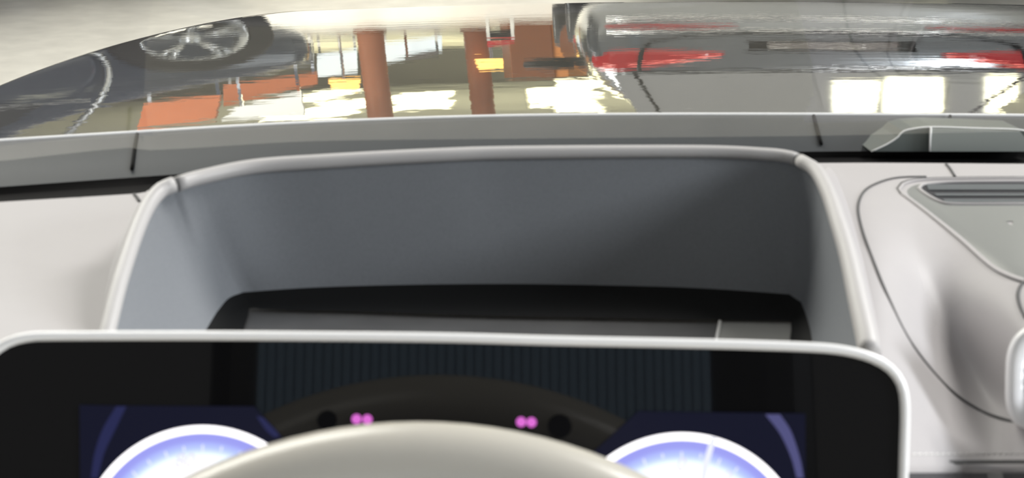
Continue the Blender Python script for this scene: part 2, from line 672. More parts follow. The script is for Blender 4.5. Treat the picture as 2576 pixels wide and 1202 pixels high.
child(loft('lower_trim', low, M['wheel_trim'], smooth=False), dash)
tag(dash, 'light grey leather dashboard top with seams and stitched front fold', 'dashboard')

# centre speaker / defroster plate on the dash
spk = empty('defroster_panel', on_dash(2450, 560))
outline = [(2262, 476), (2272, 463), (2300, 455), (2360, 451), (2480, 449), (2620, 449), (2800, 450), (2800, 742), (2690, 730), (2600, 714), (2540, 695), (2490, 667), (2420, 605), (2350, 548), (2295, 506), (2270, 488)]
oc = catmull([Vector((x, y, 0)) for x, y in outline], 90, closed=True)
cx, cy = 2540, 560
# plate as a grid following the dash: rings shrinking to the middle
rings = []
for k in range(8):
    s = 1 - k / 7.0 * 0.97
    rings.append([on_dash(cx + (p.x - cx) * s, cy + (p.y - cy) * s, 0.0012 if k else -0.001) for p in oc])
child(loft('plate', rings, M['speaker'], wrap=True), spk)
child(tube('plate_edge', [on_dash(p.x, p.y, 0.0008) for p in oc], 0.0010, M['dash'], seg=8, closed=True), spk)
child(tube('plate_gap', [on_dash(cx + (p.x - cx) * 1.018, cy + (p.y - cy) * 1.03, 0.0002) for p in oc], 0.0006, M['groove'], seg=6, closed=True), spk)
slot_o = [(2345, 462), (2410, 458), (2600, 457), (2780, 457), (2780, 513), (2600, 513), (2410, 513), (2370, 509), (2335, 492), (2312, 474), (2318, 466)]
so = catmull([Vector((x, y, 0)) for x, y in slot_o], 80, closed=True)
rings = []
for k in range(5):
    s = 1 - k / 4.0 * 0.98
    rings.append([on_dash(2530 + (p.x - 2530) * s, 486 + (p.y - 486) * s, 0.0018 if k == 0 else 0.0016) for p in so])
child(loft('slot', rings, M['slot'], wrap=True), spk)
child(tube('slot_edge', [on_dash(p.x, p.y, 0.0018) for p in so], 0.0011, M['dash'], seg=8, closed=True), spk)


def louver(ya, yb, x0):
    pa = [on_dash(x, ya, 0.0028) for x in range(x0, 2781, 20)]
    pb = [on_dash(x + 6, yb, 0.0034) for x in range(x0, 2781, 20)]
    return child(loft('louver', [pa, pb], M['louver'], smooth=False), spk)


louver(463, 477, 2330)
louver(486, 492, 2350)
louver(500, 508, 2372)
tag(spk, 'grey triangular defroster panel with dark slotted outlet set in the dash', 'defroster')

# centre air vent, pearl bezel
vent = empty('air_vent', on_dash(2680, 950))
vc = on_dash(2540, 950)
vY = on_dash(2576, 1092).y - 0.002


def vent_ring(hw, hh, yo, n=64, ex=3.4):
    out = []
    for k in range(n):
        a = 2 * math.pi * k / n
        c, s = math.cos(a), math.sin(a)
        X = 2690 + hw * math.copysign(abs(c)**(2/ex), c) + (s * 10)
        Yp = 948 - hh * math.copysign(abs(s)**(2/ex), s)
        out.append(at(X, Yp, vY + yo))
    return out


ring = [vent_ring(158, 140, 0.02), vent_ring(162, 142, 0.004), vent_ring(158, 139, -0.003), vent_ring(148, 131, -0.006), vent_ring(128, 111, -0.006), vent_ring(114, 97, -0.002), vent_ring(110, 93, 0.012)]
child(loft('bezel', ring, M['bezel'], wrap=True), vent)
ring = [vent_ring(114, 97, 0.002), vent_ring(60, 50, 0.004), vent_ring(2, 2, 0.005)]
child(loft('inner_shell', ring, M['bezel'], wrap=True), vent)
ring = [vent_ring(112, 60, 0.006), vent_ring(111, 59, -0.001), vent_ring(106, 55, -0.001), vent_ring(105, 54, 0.003), vent_ring(2, 2, 0.004)]
child(loft('inner_frame', ring, M['louver'], wrap=True), vent)
for k in range(3):
    yy = 920 + 28 * k
    child(loft('vane', [[at(2594, yy, vY), at(2790, yy, vY)], [at(2594, yy + 14, vY - 0.002), at(2790, yy + 14, vY - 0.002)]], M['silver'], smooth=False), vent)
tag(vent, 'rounded pearl white air vent at the dash centre', 'air vent')

# ================================================================== HEAD-UP DISPLAY HOUSING
hud = empty('head_up_display', (0.0, 0.9, EYE.z - 0.33))
pL = catmull([at_drop(*p) for p in RIM_L], 40)
pT = catmull([at_drop(*p) for p in RIM_T], 80)
pR = catmull([at_drop(*p) for p in RIM_R], 40)


def rim_piece(path, r):
    n = len(path)
    rr = [r(i / (n - 1.0)) for i in range(n)]
    return child(tube('rim', path, rr, M['rim_trim'], seg=14), hud)


rim_piece(pL, lambda t: 0.0040 + 0.0004 * t)
rim_piece(pT, lambda t: 0.0042 - 0.0006 * sstep(0, 1, t))
rim_piece(pR, lambda t: 0.0038 + 0.0016 * t)
for a, b in ((pL[-1], pT[0]), (pT[-1], pR[0])):
    child(tube('joint', [a.lerp(b, -0.6), a.lerp(b, 1.6)], 0.0034, M['groove'], seg=12), hud)

LOOP = [(440, 960), (480, 892), (520, 826), (545, 785), (575, 750), (612, 735), (750, 725), (900, 719), (1100, 715), (1300, 714), (1500, 717), (1700, 722), (1850, 730), (1985, 740), (2015, 760), (2030, 800), (2042, 850), (2052, 960)]
LD = 0.325
rimall = catmull([at_drop(*p) for p in RIM_L + RIM_T + RIM_R], 120)


def resample_by_angle(path2d_pts, n):
    return catmull(path2d_pts, n)


# match loop points to rim points: corners to corners
def arc_param(path, x_at):
    return x_at


def piecewise(pts3, breaks, counts):
    out = []
    for (a, b), c in zip(breaks, counts):
        seg = catmull(pts3[a:b + 1], c + 1)
        out += seg[:-1]
    out.append(pts3[breaks[-1][1]].copy())
    return out


rim_in = [at_drop(p[0], p[1], p[2]) for p in RIM_L + RIM_T + RIM_R]
rimA = piecewise(rim_in, [(0, 5), (5, 8), (8, 14), (14, 19), (19, 24)], [24, 10, 50, 12, 24])
loop3 = [at_drop(x, y, LD) for x, y in LOOP]
loopA = piecewise(loop3, [(0, 3), (3, 5), (5, 13), (13, 14), (14, 17)], [24, 10, 50, 12, 24])
rows = []
for k in range(15):
    t = k / 14.0
    row = []
    for a, b in zip(rimA, loopA):
        q = a.lerp(b, t)
        # wall drops from the rim first, then runs in: a soft concave bowl
        q = q + Vector((0, 0, -0.006 * math.sin(t * math.pi)))
        row.append(q)
    rows.append(row)
child(loft('liner', rows, M['liner']), hud)
# outer skirt down to the dash
footL = [(230, 880), (182, 830), (196, 740), (226, 660), (270, 590), (318, 530), (346, 503), (372, 478)]
fo = catmull([on_dash(x, y, -0.002) for x, y in footL], 40)
rows = [[p + Vector((0, 0, 0.001)) for p in pL]]
for k in range(1, 7):
    t = k / 6.0
    rows.append([a.lerp(b, t) + Vector((0, 0, -0.010 * math.sin(t * math.pi))) for a, b in zip(pL, fo)])
child(loft('skirt', rows, M['dash']), hud)
footR = [(2085, 418), (2105, 440), (2128, 500), (2150, 570), (2172, 650), (2196, 750), (2222, 850), (2236, 900)]
fo = catmull([on_dash(x, y, -0.002) for x, y in footR], 40)
rows = [[p + Vector((0, 0, 0.001)) for p in pR]]
for k in range(1, 7):
    t = k / 6.0
    rows.append([a.lerp(b, t) + Vector((0, 0, -0.006 * math.sin(t * math.pi))) for a, b in zip(pR, fo)])
child(loft('skirt', rows, M['dash']), hud)
rows = [[p + Vector((0, 0, 0.0)) for p in pT], [p + Vector((0, 0.012, -0.02)) for p in pT], [p + Vector((0, 0.03, -0.055)) for p in pT]]
child(loft('back_wall', rows, M['dash']), hud)
# black frame and glass in the floor of the recess
INNER = [(560, 960), (600, 868), (622, 800), (627, 776), (640, 774), (655, 777), (760, 781), (900, 784), (1100, 791), (1300, 796), (1500, 799), (1700, 803), (1850, 805), (1980, 807), (1990, 808), (1990, 830), (1987, 860), (1985, 960)]
in3 = [at_drop(x, y, LD + 0.004) for x, y in INNER]
innA = piecewise(in3, [(0, 3), (3, 5), (5, 13), (13, 14), (14, 17)], [24, 10, 50, 12, 24])
child(loft('black_frame', [loopA, [p + Vector((0, 0, -0.002)) for p in [a.lerp(b, .5) for a, b in zip(loopA, innA)]], innA], M['black']), hud)
gp = [at_drop(x, y, LD + 0.006) for x, y in [(540, 980), (600, 860), (615, 765), (900, 775), (1300, 787), (1815, 797), (1800, 860), (1790, 980)]]
child(slab('projector_glass', gp, (0, 0, 1), 0.003, M['hud_glass']), hud)
gp = [at_drop(x, y, LD + 0.0055) for x, y in [(1812, 797), (1797, 860), (1787, 980), (2010, 980), (2010, 797)]]
child(slab('pale_panel', gp, (0, 0, 1), 0.003, M['hud_panel']), hud)  # pale patch and white line beside it paint a reflection in the glass
child(tube('divider', [at_drop(1813, 800, LD + 0.005), at_drop(1803, 850, LD + 0.005), at_drop(1790, 960, LD + 0.005)], 0.0009, M['lip'], seg=8), hud)
tag(hud, 'deep dark head-up display recess with rounded light grey rim on the dashboard', 'head-up display')

# ================================================================== DRIVER DISPLAY
disp = empty('driver_display', at(1140, 1500, 0.69))
DN = Vector((0, -math.cos(math.radians(16)), math.sin(math.radians(16))))
DP = at(1140, 1050, 0.69)


def on_disp(x, y, off=0.0):
    return on_plane(x, y, DP + DN * off, DN)


DOUT = [(-48, 1100), (-50, 1000), (-46, 940), (-32, 902), (-8, 879), (26, 859), (70, 848), (130, 845), (400, 844), (700, 845), (1100, 849), (1400, 857), (1700, 863), (1900, 868), (2050, 874), (2120, 881), (2180, 895), (2228, 918), (2258, 948), (2273, 985), (2277, 1040), (2274, 1150), (2268, 1400), (2260, 1640), (2235, 1700), (2180, 1722), (1000, 1725), (60, 1722), (0, 1700), (-30, 1640), (-40, 1400)]
do2 = catmull([Vector((x, y, 0)) for x, y in DOUT], 260, closed=True)
dpath = [on_disp(p.x, p.y) for p in do2]
child(tube('frame', dpath, 0.00205, M['bezel'], seg=14, closed=True), disp)
child(slab('screen', [on_disp(p.x, p.y, -0.0004) for p in do2], DN, 0.004, M['screen']), disp)
back = [[p - DN * 0.001 for p in dpath], [p - DN * 0.006 for p in dpath]]
c_ = sum(dpath, Vector()) / len(dpath)
back.append([c_.lerp(p, 0.96) - DN * 0.014 for p in dpath])
back.append([c_.lerp(p, 0.02) - DN * 0.018 for p in dpath])
child(loft('back_shell', back, M['black'], wrap=True), disp)


def emis(name, col, s, base=(0, 0, 0)):
    return mat(name, base, 0.3, emit=col, estr=s, spec=0.1)


def dial_material(name, rad):
    """lit dial: blue at the rim, white towards the middle"""
    m = bpy.data.materials.new(name)
    m.use_nodes = True
    nt = m.node_tree
    b = nt.nodes['Principled BSDF']
    b.inputs['Base Color'].default_value = (0, 0, 0, 1)
    tc = nt.nodes.new('ShaderNodeTexCoord')
    ln = nt.nodes.new('ShaderNodeVectorMath')
    ln.operation = 'LENGTH'
    nt.links.new(tc.outputs['Object'], ln.inputs[0])
    mr = nt.nodes.new('ShaderNodeMapRange')
    mr.inputs['From Min'].default_value = rad * 0.76
    mr.inputs['From Max'].default_value = rad
    nt.links.new(ln.outputs['Value'], mr.inputs['Value'])
    cr = nt.nodes.new('ShaderNodeValToRGB')
    e = cr.color_ramp.elements
    e[0].position = 0.0
    e[0].color = (1, 0.98, 1, 1)
    e[1].position = 1.0
    e[1].color = (0.27, 0.28, 0.72, 1)
    q = cr.color_ramp.elements.new(0.42)
    q.color = (0.80, 0.90, 1.0, 1)
    q = cr.color_ramp.elements.new(0.66)
    q.color = (0.42, 0.52, 0.88, 1)
    nt.links.new(mr.outputs['Result'], cr.inputs['Fac'])
    nt.links.new(cr.outputs['Color'], b.inputs['Emission Color'])
    b.inputs['Emission Strength'].default_value = 0.95
    return m


E_RING = emis('gauge_ring_light', (1.0, 0.97, 1.0), 1.5)
E_TICK = emis('gauge_tick_light', (0.85, 0.87, 1.0), 0.8)
E_DIGIT = emis('gauge_digit_light', (0.80, 0.74, 0.90), 0.76)
E_FIELD = emis('gauge_field_light', (0.006, 0.0065, 0.016), 1.0)
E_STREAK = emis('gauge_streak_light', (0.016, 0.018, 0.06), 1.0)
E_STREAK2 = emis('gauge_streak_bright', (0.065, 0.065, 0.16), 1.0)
E_PINK = emis('infrared_diode_light', (0.60, 0.13, 0.55), 0.95)
M['lens_dark'] = mat('sensor_lens', (0.002, 0.002, 0.003), 0.6, spec=0.1)


def disp_poly(name, pts, m, off, parent, origin=None):
    """flat polygon on the display plane, local to origin"""
    P = [on_disp(x, y, off) for x, y in pts]
    o = origin or sum(P, Vector()) / len(P)
    me = link(name, [p - o for p in P], [tuple(range(len(P)))], m, None, False)
    me.location = o
    bm = bmesh.new()
    bm.from_mesh(me.data)
    bmesh.ops.triangulate(bm, faces=bm.faces)
    bm.normal_update()
    bm.faces.ensure_lookup_table()
    if bm.faces[0].normal.dot(DN) < 0:
        bmesh.ops.reverse_faces(bm, faces=bm.faces)
    bm.to_mesh(me.data)
    bm.free()
    return me


def finish(o, parent):
    bpy.context.view_layer.update()
    mw = o.matrix_world.copy()
    o.parent = parent
    o.matrix_parent_inverse = parent.matrix_world.inverted()
    o.matrix_world = mw
    return o


def arc_strip(name, cx, cy, r0, r1, a0, a1, m, off, parent, n=64):
    A, B = [], []
    for k in range(n + 1):
        a = math.radians(a0 + (a1 - a0) * k / n)
        A.append(on_disp(cx + r0 * math.sin(a), cy - r0 * math.cos(a), off))
        B.append(on_disp(cx + r1 * math.sin(a), cy - r1 * math.cos(a), off))
    return finish(loft(name, [A, B], m, smooth=False, flip=True), parent)


def text_mesh(name, s, x, y, size_px, m, off, parent):
    cu = bpy.data.curves.new(name, 'FONT')
    cu.body = s
    cu.size = size_px * 0.69 / FPX * 1.35
    cu.align_x = 'CENTER'
    cu.align_y = 'CENTER'
    cu.shear = 0.25
    t = bpy.data.objects.new(name + '_curve', cu)
    COL.objects.link(t)
    bpy.context.view_layer.update()
    me = bpy.data.meshes.new_from_object(t.evaluated_get(bpy.context.evaluated_depsgraph_get()))
    bpy.data.objects.remove(t)
    o = bpy.data.objects.new(name, me)
    me.materials.clear()
    me.materials.append(m)
    COL.objects.link(o)
    o.location = on_disp(x, y, off)
    o.rotation_euler = (math.radians(74), 0, 0)
    return finish(o, parent)


def gauge(cx, cy, R, digits, left):
    gname = 'gauge'
    pts = [(cx + (R - 9) * math.cos(2*math.pi*k/80), cy + (R - 9) * math.sin(2*math.pi*k/80)) for k in range(80)]
    oc_ = on_disp(cx, cy, 0.0010)
    dial = disp_poly(gname, pts, dial_material('gauge_dial_light', (R - 9) * 0.69 / FPX * 0.985), 0.0010, disp, oc_)
    finish(dial, disp)
    arc_strip('ring', cx, cy, R - 19, R, -180, 180, E_RING, 0.0014, dial, 128)
    for k in range(-9, 10):
        a = k * 10.5
        arc_strip('tick', cx, cy, R - (60 if k % 2 else 66), R - 48, a - 0.5, a + 0.5, E_TICK, 0.0013, dial, 2)
    for s, dx, dy, sz in digits:
        text_mesh('digit', s, dx, dy, sz, E_DIGIT, 0.0014, dial)
    return dial


finish(disp_poly('dial_field', [(200, 1018), (300, 1020), (640, 1022), (700, 1090), (820, 1200), (820, 1600), (205, 1600)], E_FIELD, 0.0004, disp), disp)
finish(disp_poly('dial_field', [(1605, 1034), (1720, 1036), (2026, 1040), (2028, 1600), (1420, 1600), (1420, 1200), (1525, 1108)], E_FIELD, 0.0004, disp), disp)
gl_ = gauge(510, 1382, 312, [('80', 462, 1160, 40)], True)
gr_ = gauge(1715, 1405, 317, [('0', 1711, 1170, 38), ('2', 1828, 1203, 38)], False)
# needle of the right-hand gauge
finish(disp_poly('needle', [(1788, 1100), (1802, 1102), (1783, 1170), (1768, 1240), (1758, 1240), (1768, 1165)], E_TICK, 0.0016, disp), gr_)


def strip_px(name, A, B, m, off, parent):
    a = catmull([on_disp(x, y, off) for x, y in A], 24)
    b_ = catmull([on_disp(x, y, off) for x, y in B], 24)
    return finish(loft(name, [a, b_], m, smooth=False), parent)


strip_px('gauge_arc', [(292, 1022), (258, 1080), (238, 1140), (228, 1202)], [(318, 1022), (290, 1080), (262, 1140), (246, 1202)], E_STREAK, 0.0006, disp)  # weakly emissive bluish curved streaks on the screen
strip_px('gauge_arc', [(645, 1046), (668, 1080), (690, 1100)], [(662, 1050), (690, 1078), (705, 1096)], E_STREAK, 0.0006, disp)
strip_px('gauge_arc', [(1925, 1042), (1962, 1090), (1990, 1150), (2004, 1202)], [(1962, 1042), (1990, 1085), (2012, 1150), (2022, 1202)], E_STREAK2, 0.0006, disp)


def disc_px(name, x, y, r, m, off):
    pts = [(x + r * math.cos(2*math.pi*k/28), y + r * math.sin(2*math.pi*k/28)) for k in range(28)]
    return finish(disp_poly(name, pts, m, off, disp), disp)


for x, y in ((897, 1054), (924, 1055), (1311, 1061), (1337, 1062)):
    disc_px('infrared_diode', x, y, 12.5, E_PINK, 0.0008)
disc_px('camera_lens', 822, 1058, 25, M['lens_dark'], 0.0008)
disc_px('camera_lens', 1408, 1073, 30, M['lens_dark'], 0.0008)
tag(disp, 'black driver display in a white frame showing two lit blue gauges', 'display')

# ================================================================== STEERING WHEEL
WN = Vector((0, -math.cos(math.radians(25)), math.sin(math.radians(25))))
WU = Vector((0, math.sin(math.radians(25)), math.cos(math.radians(25))))
WR, WT = 0.172, 0.0165
top = at(1050, 1053 + WT / 0.60 * FPX * 0.98, 0.60)
WC = top - WU * WR
wheel = empty('steering_wheel', WC)
path = [WC + WU * (WR * math.cos(2*math.pi*k/128)) + Vector((1, 0, 0)) * (WR * math.sin(2*math.pi*k/128)) for k in range(128)]
child(tube('rim', path, WT, M['leather'], seg=28, closed=True), wheel)
Mw = Matrix.Translation(WC - WN * 0.02) @ WN.to_track_quat('Z', 'Y').to_matrix().to_4x4()
child(lathe('hub', [(0.0, 0.03), (0.05, 0.028), (0.07, 0.018), (0.078, 0.0), (0.07, -0.03), (0.0, -0.04)], 40, M['wheel_trim'], None, Mw), wheel)
for a in (-95, 95, 165, 195):
    an = math.radians(a)
    dd = WU * math.cos(an) + Vector((1, 0, 0)) * math.sin(an)
    child(tube('spoke', [WC + dd * 0.06 - WN * 0.012, WC + dd * 0.12 - WN * 0.006, WC + dd * (WR - 0.006)], [0.016, 0.013, 0.011], M['wheel_trim'], seg=12), wheel)
tag(wheel, 'grey leather steering wheel rim in front of the driver display', 'steering wheel')

# ================================================================== DRIVER SEAT (its navy ribs stand in for a sweater mirrored in the display glass)
seat = empty('driver_chair', (0, -0.3, 0.3))
box('backrest', (0, -0.20, 0.42), (0.66, 0.14, 0.98), M['seat_dark'], seat, 0.06)
box('cushion', (0, 0.10, 0.0), (0.56, 0.55, 0.14), M['seat_dark'], seat, 0.05)
box('headrest', (0, -0.26, 1.00), (0.28, 0.09, 0.20), M['seat_dark'], seat, 0.04)
for k in range(48):
    x = -0.265 + 0.01 * k
    box('rib', (x, -0.128, 0.44), (0.009, 0.012, 0.90), M['seat_navy'], seat, 0.0025)
for s in (-1, 1):
    box('bolster', (s * 0.29 - 0.025, -0.12, 0.28), (0.11, 0.16, 0.70), M['seat_dark'], seat, 0.05)
tag(seat, 'dark driver seat with ribbed navy centre mirrored in the display glass', 'seat')

# ================================================================== SHOWROOM, as the hood mirrors it
def car(name, paint, stations, label, loc, rotz, tail=True):
    """stations: (y, half width, z bottom, z belt, z roof, roof half width)"""
    root = empty(name, loc, rotz)
    V, rows = [], []
    for (y, hw, zb, belt, roof, rw) in stations:
        half = [(0, zb), (hw * 0.80, zb), (hw * 0.97, zb + 0.06), (hw, zb + 0.25), (hw * 1.0, (zb + belt) / 2 + 0.12), (hw * 0.965, belt),
                (hw * 0.965 * 0.35 + rw * 0.65, belt + (roof - belt) * 0.62), (rw, roof - 0.02), (rw * 0.55, roof), (0, roof + 0.008)]
        full = [(-x, z) for x, z in reversed(half[1:-1])]
        sec = [half[0]] + half[1:] + full
        rows.append([Vector((x, y, z)) for x, z in sec])
    n = len(rows[0])
    V = [p for r in rows for p in r]
    Fc = [tuple(reversed(q)) for q in grid_faces(len(rows), n, True)]
    Fc.append(tuple(range(n)))
    Fc.append(tuple(reversed(range((len(rows)-1)*n, len(rows)*n))))
    b = link('body', V, Fc, paint, root)
    subsurf(b, 2)
    return root


def wheel_on(root, x, y, r, side):
    Mx = Matrix.Translation((x, y, r)) @ Matrix.Rotation(math.radians(90 * side), 4, 'Y')
    t = lathe('tyre', [(r * .66, -.11), (r * .92, -.115), (r, -.085), (r, .085), (r * .92, .115), (r * .66, .11)], 48, M['tyre'], root, Mx)
    rim = lathe('alloy_rim', [(r * .67, -.10), (r * .67, .105), (r * .62, .108), (r * .58, .03)], 48, M['alloy'], root, Mx)
    for k in range(5):
        a = 2 * math.pi * k / 5
        for da in (-0.12, 0.12):
            V, Fc = tube_geo([Mx @ Vector((0.05 * math.cos(a), 0.05 * math.sin(a), 0.06)), Mx @ Vector((r * .63 * math.cos(a + da), r * .63 * math.sin(a + da), 0.095))], 0.018, 6)
            link('spoke', V, Fc, M['alloy'], rim)
    lathe('hub_cap', [(0.0, .09), (.05, .085), (.065, .06), (.065, .0)], 20, M['alloy'], rim, Mx)


# dark sedan, its tail towards us: rear at Y 6.57
ST = [(0.00, 0.80, 0.38, 0.94, 1.00, 0.74), (0.03, 0.88, 0.32, 0.97, 1.03, 0.80), (0.10, 0.925, 0.28, 1.0, 1.10, 0.82), (0.30, 0.94, 0.25, 1.02, 1.36, 0.74),
      (0.50, 0.945, 0.24, 1.03, 1.56, 0.68), (0.80, 0.95, 0.22, 1.03, 1.60, 0.66), (1.55, 0.95, 0.22, 1.02, 1.63, 0.65), (2.2, 0.95, 0.22, 1.0, 1.62, 0.65),
      (2.9, 0.95, 0.22, 0.98, 1.54, 0.64), (3.5, 0.945, 0.22, 0.97, 1.16, 0.70), (3.9, 0.93, 0.23, 0.95, 1.04, 0.72), (4.5, 0.88, 0.25, 0.82, 0.90, 0.66), (4.75, 0.76, 0.32, 0.70, 0.74, 0.55)]
CX, CY = 1.18, 6.57
carA = car('hatchback', M['paint_dark'], ST, '', (CX, CY, 0), 0.0)


def rear_y(x, z):
    """local depth of the rear face, curving round the corners"""
    return -0.006 + 0.02 * (abs(x) / 0.8)**4 + max(0, abs(x) - 0.80)**1.5 * 1.9 + max(0, z - 0.95) * 0.15


def rear_patch(name, outline, m, lift, parent, thick=0.02):
    """outline in (x, z) of the rear face"""
    pts = catmull([Vector((x, 0, z)) for x, z in outline], 48, closed=True)
    c = sum(pts, Vector()) / len(pts)
    rows = []
    for k in range(6):
        s = 1 - k / 5.0 * 0.98
        l = lift if k else lift - thick
        rows.append([Vector((c.x + (p.x - c.x) * s, rear_y(c.x + (p.x - c.x) * s, c.z + (p.z - c.z) * s) - l, c.z + (p.z - c.z) * s)) for p in pts])
    return link(name, [p for r in rows for p in r], grid_faces(6, 48, True), m, parent)


for s in (-1, 1):
    tl = rear_patch('tail_light', [(s*0.40, .835), (s*0.55, .80), (s*0.75, .785), (s*0.87, .80), (s*0.90, .88), (s*0.88, .985), (s*0.80, 1.01), (s*0.62, .955), (s*0.48, .885)], M['red_lens'], 0.02, carA)
    V, Fc = tube_geo([Vector((s*q, rear_y(s*q, zz) - 0.024, zz)) for q, zz in ((0.42, .86), (0.55, .90), (0.70, .945), (0.86, .965))], 0.010, 8)
    link('light_bar', V, Fc, mat('light_bar', (0.9, 0.25, 0.22), 0.15, coat=1.0, emit=(1, 0.16, 0.13), estr=0.5), tl)
    rear_patch('reflector', [(s*0.36, .545), (s*0.60, .535), (s*0.86, .53), (s*0.86, .555), (s*0.60, .565), (s*0.38, .56)], M['red_lens'], 0.02, carA)
    V, Fc = tube_geo([Vector((s*q, rear_y(s*q, zz) - 0.024, zz)) for q, zz in ((0.0, .622), (0.30, .625), (0.56, .65), (0.68, .71), (0.715, .80), (0.725, .92), (0.73, 1.02))], 0.010, 6)
    link('lid_seam', V, Fc, M['black'], carA)
    # door mirror
    mv = lathe('door_mirror', [(0.0, -.10), (.05, -.095), (.075, -.05), (.08, 0.02), (.07, .06), (0.0, .065)], 20, M['black'], carA, Matrix.Translation((s * 1.0, 2.3, 0.96)) @ Matrix.Rotation(math.radians(90), 4, 'Y') @ Matrix.Diagonal((1.15, 0.9, 1.6, 1)))
    for y in (0.95, 3.85):
        wheel_on(carA, s * 0.84, y, 0.345, s)
rear_patch('plate_recess', [(-.30, .70), (.30, .70), (.31, .72), (.31, .80), (.30, .815), (-.30, .815), (-.31, .80), (-.31, .72)], M['black'], 0.012, carA)
pl = rear_patch('number_plate', [(-.26, .715), (.26, .715), (.27, .725), (.27, .79), (.26, .80), (-.26, .80), (-.27, .79), (-.27, .725)], M['plate'], 0.02, carA)
for z in (.735, .775):
    V, Fc = tube_geo([Vector((x, rear_y(x, z) - 0.03, z)) for x in (-.25, -.1, .1, .25)], 0.0035, 6)
    link('plate_mark', V, Fc, M['chrome'], pl)
V, Fc = tube_geo([Vector((x, rear_y(x, .60) - 0.02, .60)) for x in (-.84, -.6, -.3, 0, .3, .6, .84)], 0.012, 8)
link('chrome_strip', V, Fc, M['chrome'], carA)  # both bumper strips stand in for pale highlight lines
V, Fc = tube_geo([Vector((x, rear_y(x, .48) - 0.02, .48)) for x in (-.84, -.6, -.3, 0, .3, .6, .84)], 0.010, 8)
link('chrome_strip', V, Fc, M['chrome'], carA)
TGN = Vector((0, -0.52, 0.39)).normalized()
rows = []
for k in range(9):
    t = k / 8.0
    rows.append([Vector(((0.83 - 0.12 * t) * q, 0.03 + 0.39 * t - 0.016, 1.03 + 0.52 * t + 0.012)) for q in (-1, -.75, -.5, -.25, 0, .25, .5, .75, 1)])
loft('tailgate_window', rows, M['tailgate'], carA)
for s in (-1, 1):
    V, Fc = tube_geo([Vector((s * (0.745 - 0.12 * t), 0.03 + 0.39 * t - 0.018, 1.03 + 0.52 * t + 0.012)) for t in (0, .3, .6, 1)], 0.009, 6)
    link('lid_seam', V, Fc, M['black'], carA)
tag(carA, 'glossy graphite hatchback with red tail lights mirrored in the hood', 'car')

# blue-black car standing side-on to the left
ST2 = [(0.00, 0.70, 0.40, 0.90, 0.95, 0.60), (0.08, 0.84, 0.32, 0.96, 1.06, 0.72), (0.35, 0.92, 0.25, 1.06, 1.50, 0.72), (0.9, 0.95, 0.24, 1.08, 1.82, 0.70), (1.8, 0.95, 0.24, 1.08, 1.88, 0.70),
       (2.6, 0.95, 0.24, 1.06, 1.82, 0.68), (3.25, 0.94, 0.24, 1.02, 1.30, 0.70), (3.8, 0.93, 0.25, 0.95, 1.06, 0.72), (4.4, 0.86, 0.28, 0.85, 0.92, 0.66), (4.6, 0.72, 0.35, 0.72, 0.78, 0.5)]
wp = mirrored(492, 130, 7.4)
RZ = math.radians(-46)
off = Matrix.Rotation(RZ, 3, 'Z') @ Vector((0.95, 3.75, 0))
carB = car('estate_car', M['paint_navy'], ST2, '', (wp.x - off.x, wp.y - off.y, 0), RZ)
for s in (-1, 1):
    for y in (0.9, 3.75):
        wheel_on(carB, s * 0.86, y, 0.42, s)
    sw = [[Vector((s * 0.945, y, 1.10)) for y in (0.5, 1.2, 2.0, 3.0)], [Vector((s * 0.83, y, 1.48)) for y in (0.65, 1.2, 2.0, 2.75)], [Vector((s * 0.76, y, 1.70)) for y in (0.85, 1.25, 2.0, 2.5)]]
    loft('side_window', [[p + Vector((s * 0.02, 0, 0)) for p in r] for r in sw], M['car_glass'], carB)
    V, Fc = tube_geo([Vector((s * 0.965, y, 1.09)) for y in (0.4, 1.2, 2.0, 3.2)], 0.014, 6)
    link('chrome_strip', V, Fc, M['chrome'], carB)
    for y in (1.35, 2.35, 3.25):
        V, Fc = tube_geo(catmull([Vector((s * 0.965, y - 0.05, 0.32)), Vector((s * 0.97, y + 0.06, 0.70)), Vector((s * 0.97, y, 1.08)), Vector((s * 0.86, y - 0.12, 1.48)), Vector((s * 0.78, y - 0.25, 1.70))], 16), 0.016, 6)
        link('door_seam', V, Fc, M['alloy'], carB)
tag(carB, 'blue-black estate car with spoked alloy wheels mirrored at the hood corner', 'car')

# posts
def post(x, y, r, label):
    p = mirrored_floor(x, y)
    root = empty('post', (p.x, p.y, 0))
    lathe('shaft', [(r, 0.08), (r, 3.2)], 28, M['post'], root)
    lathe('base_collar', [(r * 1.25, 0.0), (r * 1.25, 0.07), (r, 0.10)], 28, M['brown'], root)
    tag(root, label, 'post', 'round posts of the showroom')


post(930, 76, 0.115, 'round reddish brown post beside the white display board')
post(1195, 73, 0.115, 'round reddish brown post between the display board and box pillar')
p = mirrored_floor(1362, 58)
bp_ = empty('box_pillar', (p.x, p.y, 0))
s_ = 0.42
box('dark_face', (-0.14, 0, 0.72), (0.36, 0.5, 1.44), M['brown'], bp_, 0.01, math.radians(8))
box('orange_face', (0.17, 0.04, 0.72), (0.22, 0.5, 1.44), M['orange'], bp_, 0.01, math.radians(-20))
tag(bp_, 'brown and orange box pillar beside the hatchback', 'pillar')


def board(name, quad, Y, m, label, cat, thick=0.08, grp=None):
    """upright panel whose mirrored image fills the pixel quad, at distance Y"""
    P = [mirrored(x, y, Y) for x, y in quad]
    root = empty(name, (sum(q.x for q in P) / 4, Y, 0))
    zlo = min(q.z for q in P)
    child(slab('panel', P, (0, -1, 0), -thick, m), root)
    for q in (P[0], P[1]):
        x = q.x * 0.9 + root.location.x * 0.1
        if q.z > 0.03:
            child(box('foot', (x, Y + thick / 2, q.z / 2 + 0.01), (0.025, 0.03, q.z + 0.03), M['chrome']), root)
    tag(root, label, cat, grp)
    return root


